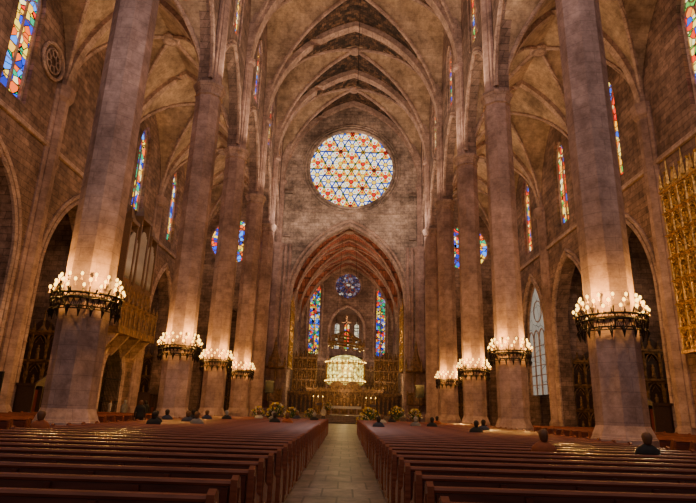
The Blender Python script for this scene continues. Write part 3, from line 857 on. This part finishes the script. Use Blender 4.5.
# ---------------------------------------------------------------- flowers
def flowers():
    e=empty('flower_arrangement',(0,0,0))
    m=MB(); m.lathe([(.25,0),(.3,.1),(.2,.3),(.3,.6),(.36,.7)],10); m.obj('urn',M_golddark,e)
    m=MB()
    for k in range(70):
        a=random.random()*2*pi; r=random.random()**.5*.75; z=.8+random.random()*1.0*(1-r*.5)
        c=Vector((r*math.cos(a),r*math.sin(a),z)); d=Vector((math.cos(a),math.sin(a),random.uniform(0,1.2))).normalized()*.3
        s=d.cross(Vector((0,0,1))).normalized()*.06
        m.add([c-d*.5,c+s,c+d,c-s],[(0,1,2,3)])
    for k in range(14):
        a=2*pi*k/14; m.tube([(0,0,.6),(.5*math.cos(a),.5*math.sin(a),1.2)],.02,4)
    o=m.obj('foliage',M_green,e)
    m=MB()
    for k in range(40):
        a=random.random()*2*pi; b=random.random()*pi*.55; r=.75
        m.sphere((r*math.sin(b)*math.cos(a),r*math.sin(b)*math.sin(a),.95+r*math.cos(b)*1.1),random.uniform(.05,.1),random.choice((0,1,1)),6)
    o=m.obj('blossoms',[M_flow,M_yel],e); o['kind']='stuff'
    return e
f0=flowers(); first=True
for x,y,z,s in((-5.9,49,0,1.1),(-4.9,53,0,.9),(-7.8,51,0,.9),(2.1,47,0,1.0),(5.2,55,0,1.1),(7.2,56.5,0,1.0),(1.5,43,0,.7),(-1.9,67,.85,.8),(-3.6,60,0,.85),(3.3,60,0,.85)):
    c=f0 if first else copy_tree(f0,(0,0,0)); first=False
    c.location=(x,y,z); c.scale=(s,)*3; c.rotation_euler[2]=random.random()*6
    tag(c,'flower arrangement','white and yellow flowers with foliage in an urn','altar flowers')
for x in(-3.0,3.4):
    e=empty('lectern',(x,66.5,.85))
    m=MB(); m.lathe([(.3,0),(.3,.06),(.08,.12),(.08,1.05)],8); m.obj('stand',M_golddark,e)
    m=MB(); m.plate([(-.25,1.05),(.25,1.3),(.25,1.34),(-.25,1.09)],[],lambda u,v,w:(w,u,v),-.35,.35); m.obj('desk',M_dwood,e)
    tag(e,'lectern','slim lectern with slanted wooden desk','lecterns')
m=MB(); m.tube([(.4,46.4,43.3),(.4,46.4,33.0)],.03,5); m.lathe([(.02,32.5),(.12,32.6),(.1,32.9),(.03,33)],8,(.4,46.4,0))
tag(m.obj('hanging_cable',M_iron),'cable','thin dark cable hanging from the vault boss')

# ---------------------------------------------------------------- people
def skin_body(pose):
    V=[];E=[];Rr=[]
    def a(p,r,par=None):
        V.append(p); Rr.append(r if isinstance(r,tuple) else (r,r))
        if par is not None: E.append((par,len(V)-1))
        return len(V)-1
    z0=.95 if pose=='stand' else .57
    dz=z0-.95
    pel=a((0,0,z0),(.16,.12)); wa=a((0,0,1.14+dz),(.14,.105),pel); ch=a((0,0,1.36+dz),(.18,.12),wa)
    nk=a((0,.0,1.5+dz),.062,ch); jw=a((0,.02,1.58+dz),(.07,.08),nk); hd=a((0,.01,1.66+dz),(.085,.1),jw); a((0,.0,1.73+dz),(.06,.07),hd)
    for s in(-1,1):
        sh=a((s*.20,0,1.40+dz),.07,ch)
        if pose=='stand':
            el=a((s*.26,-.02,1.13+dz),.05,sh); wr=a((s*.24,.06,.9),.034,el); hnd=a((s*.24,.09,.81),(.04,.022),wr)
        else:
            el=a((s*.26,.06,1.14+dz),.05,sh); wr=a((s*.15,.27,1.05+dz),.034,el); hnd=a((s*.08,.34,1.04+dz),(.04,.025),wr)
        for q in range(3):
            a((V[hnd][0]+(q-1)*.022,V[hnd][1]+.04,V[hnd][2]-(.06 if pose=='stand' else 0)),.010,hnd)
        if pose=='stand':
            hp=a((s*.1,0,.86),.095,pel); kn=a((s*.11,.02,.5),.062,hp); an=a((s*.11,-.01,.1),.045,kn); a((s*.12,.14,.045),(.045,.035),an)
        else:
            hp=a((s*.1,.08,.55),.085,pel); kn=a((s*.13,.40,.54),.065,hp); an=a((s*.13,.32,.1),.045,kn); a((s*.13,.42,.045),(.045,.035),an)
    me=bpy.data.meshes.new('tmp'); me.from_pydata(V,E,[]); ob=bpy.data.objects.new('tmp',me); COL.objects.link(ob)
    sk=ob.modifiers.new('s','SKIN'); sk.use_smooth_shade=True
    for i,d in enumerate(me.skin_vertices[0].data):
        d.radius=Rr[i]; d.use_root=(i==0)
    sb=ob.modifiers.new('b','SUBSURF'); sb.levels=1; sb.render_levels=1
    dg=bpy.context.evaluated_depsgraph_get(); res=bpy.data.meshes.new_from_object(ob.evaluated_get(dg))
    bpy.data.objects.remove(ob)
    res.materials.clear()
    for k in range(3): res.materials.append(None)
    for p in res.polygons:
        c=p.center; p.use_smooth=True
        if c.z>1.5+dz or (pose=='stand' and c.z<.88 and abs(c.x)>.19) or (pose!='stand' and c.y>.29 and c.z>.9+dz and c.z>.66): p.material_index=0
        elif c.z<z0-.02 or (pose!='stand' and c.y>.14 and c.z<.7): p.material_index=2
        else: p.material_index=1
    return res
BM={'stand':skin_body('stand'),'sit':skin_body('sit')}
def person(pose,loc,rz,top,bottom,hair,label):
    e=empty('person',loc,rz)
    me=BM[pose].copy(); 
    me.materials[0]=M_skin; me.materials[1]=top; me.materials[2]=bottom
    b=bpy.data.objects.new('body',me); b.parent=e; COL.objects.link(b)
    dz=0 if pose=='stand' else -.38
    h=MB(); h.lathe([(.06,-.14),(.08,-.09),(.095,-.03),(.104,.02),(.098,.06),(.07,.1),(.02,.118)],12,(0,-.025,1.66+dz),sy=1.1)
    h.obj('hair',hair,e,smooth=True)
    c=MB(); c.lathe([(.2,.80 if pose=='stand' else .9),(.19,1.0),(.18,1.14),(.23,1.34),(.235,1.41),(.17,1.48),(.075,1.54)],14,(0,0,dz),sy=.62,sx=1.08)
    c.obj('coat',top,e,smooth=True)
    tag(e,'person',label)
T_b=plain('navy_cloth',(.04,.045,.08),.9); T_k=plain('black_cloth',(.02,.018,.018),.9); T_br=plain('rust_cloth',(.34,.09,.03),.9)
T_g=plain('grey_cloth',(.2,.18,.17),.9); T_w=plain('cream_cloth',(.5,.44,.36),.9)
Hd=plain('dark_hair',(.03,.018,.012),.7); Hb=plain('brown_hair',(.18,.08,.035),.7); Hg=plain('grey_hair',(.4,.37,.33),.7)
person('stand',(-14.3,40.3,0),.4,T_k,T_b,Hd,'standing person in a black coat and navy trousers')
person('stand',(-13.4,40.6,0),-.6,T_b,T_k,Hb,'standing person in a navy jacket beside companion')
person('stand',(-16.0,40.8,0),1.2,T_g,T_k,Hg,'standing grey haired person in a grey jacket')
person('stand',(-18.0,43,0),-1.0,T_w,T_b,Hb,'standing person in a cream jacket near the gate')
person('stand',(-10.9,30.1,0),.3,T_k,T_k,Hb,'standing brown haired person in black by a pillar')
person('stand',(-11.0,34.4,0),-.3,T_b,T_b,Hd,'standing dark haired person in navy by a pillar')
person('stand',(2.6,58,0),0,T_k,T_k,Hd,'standing person in black near the altar steps')
person('stand',(-2.2,60,0),0,T_w,T_b,Hg,'standing grey haired person in a cream jacket')
seats=[(-7.6,29,T_k,Hd),(-6.9,29,T_b,Hb),(-6.1,30,T_k,Hg),(-8.0,26,T_b,Hd),(-5.0,33.2,T_w,Hb),(-3.2,27,T_k,Hd),(-2.6,27,T_br,Hb),(-3.9,31,T_g,Hg),
       (4.35,12,T_br,Hb),(6.55,12,T_k,Hb),(6.2,25,T_b,Hd),(3.6,28,T_g,Hg),(4.4,28,T_k,Hd),(2.2,31,T_w,Hb),(-7.95,15,T_br,Hb),(5.2,22,T_k,Hd),(1.6,25,T_b,Hd),(-1.7,33,T_k,Hg),
       (-7.2,22,T_k,Hd),(-6.5,24,T_b,Hb),(-4.4,34,T_k,Hd),(-2.9,35,T_b,Hb),(3.0,34,T_k,Hd),(5.6,33,T_br,Hd),(-6.6,20,T_k,Hd),(-5.6,22,T_g,Hb)]
nm={id(T_k):'black',id(T_b):'navy',id(T_br):'rust brown',id(T_g):'grey',id(T_w):'cream'}
hn={id(Hd):'dark',id(Hb):'brown',id(Hg):'grey'}
for x,y,t,h in seats:
    row=min(PY,key=lambda q:abs(q-y))
    person('sit',(x,row-.03,0),random.uniform(-.03,.03),t,T_k if t is not T_k else T_b,h,'%s haired person in a %s coat seated in a pew'%(hn[id(h)],nm[id(t)]))

# ---------------------------------------------------------------- lights
W=(1,.73,.49)
for y in B[1:-1]:
    for sg in(-1,1):
        alight((sg*7.0,y,22.4),440 if y>30 else 340,W,1.4,(-sg*.35,.0,1))  # invisible mid-air lights added to brighten nave and aisle vaults
        alight((sg*12.6,y,22.0),120,(1,.69,.42),1.4,(sg*.3,0,1))
        alight((sg*14.8,y+4.5,20.5),45,(1,.76,.56),1.4,(sg*.8,.2,-.5),'aisle_lamp')  # unseen fill added for the aisle, no lamp hangs here
for sg in(-1,1):
    alight((sg*7.4,59.0,21.5),300,(1,.80,.66),1.4,(-sg*.45,1,.45),'wall_washer')  # unseen lights added to brighten the chancel wall
for y,p_ in ((73,420),(80,200),(87,200)):
    alight((0,y,13),p_,(1,.64,.42),1.2,(0,.1,1))  # floating fill added to brighten the reddish presbytery vault
for x in(-1,1):
    plight((x*4.5,89,9),220,(1,.68,.44),.4)  # unseen warm fill added against a dark apse
plight((0,98,11.8),110,(1,.85,.7),.3)
# unseen soft fill added for contrast on the columns, standing for a west window
alight((0,3,27),2100,(1,.80,.78),7,(0,.75,-.30),'west_window_light')
w=bpy.data.worlds.new('world'); scene.world=w; w.use_nodes=True
w.node_tree.nodes['Background'].inputs[0].default_value=(1,.78,.72,1); w.node_tree.nodes['Background'].inputs[1].default_value=.27

# ---------------------------------------------------------------- camera
cam=bpy.data.cameras.new('camera'); co=bpy.data.objects.new('camera',cam); COL.objects.link(co)
cam.sensor_width=36; cam.lens=535/696*36; cam.clip_end=500
co.matrix_world=Matrix.Translation((.11,0,1.7))@Matrix.Rotation(math.radians(.2),4,'Z')@Matrix.Rotation(math.radians(106.3),4,'X')@Matrix.Rotation(math.radians(1.8),4,'Z')
scene.camera=co
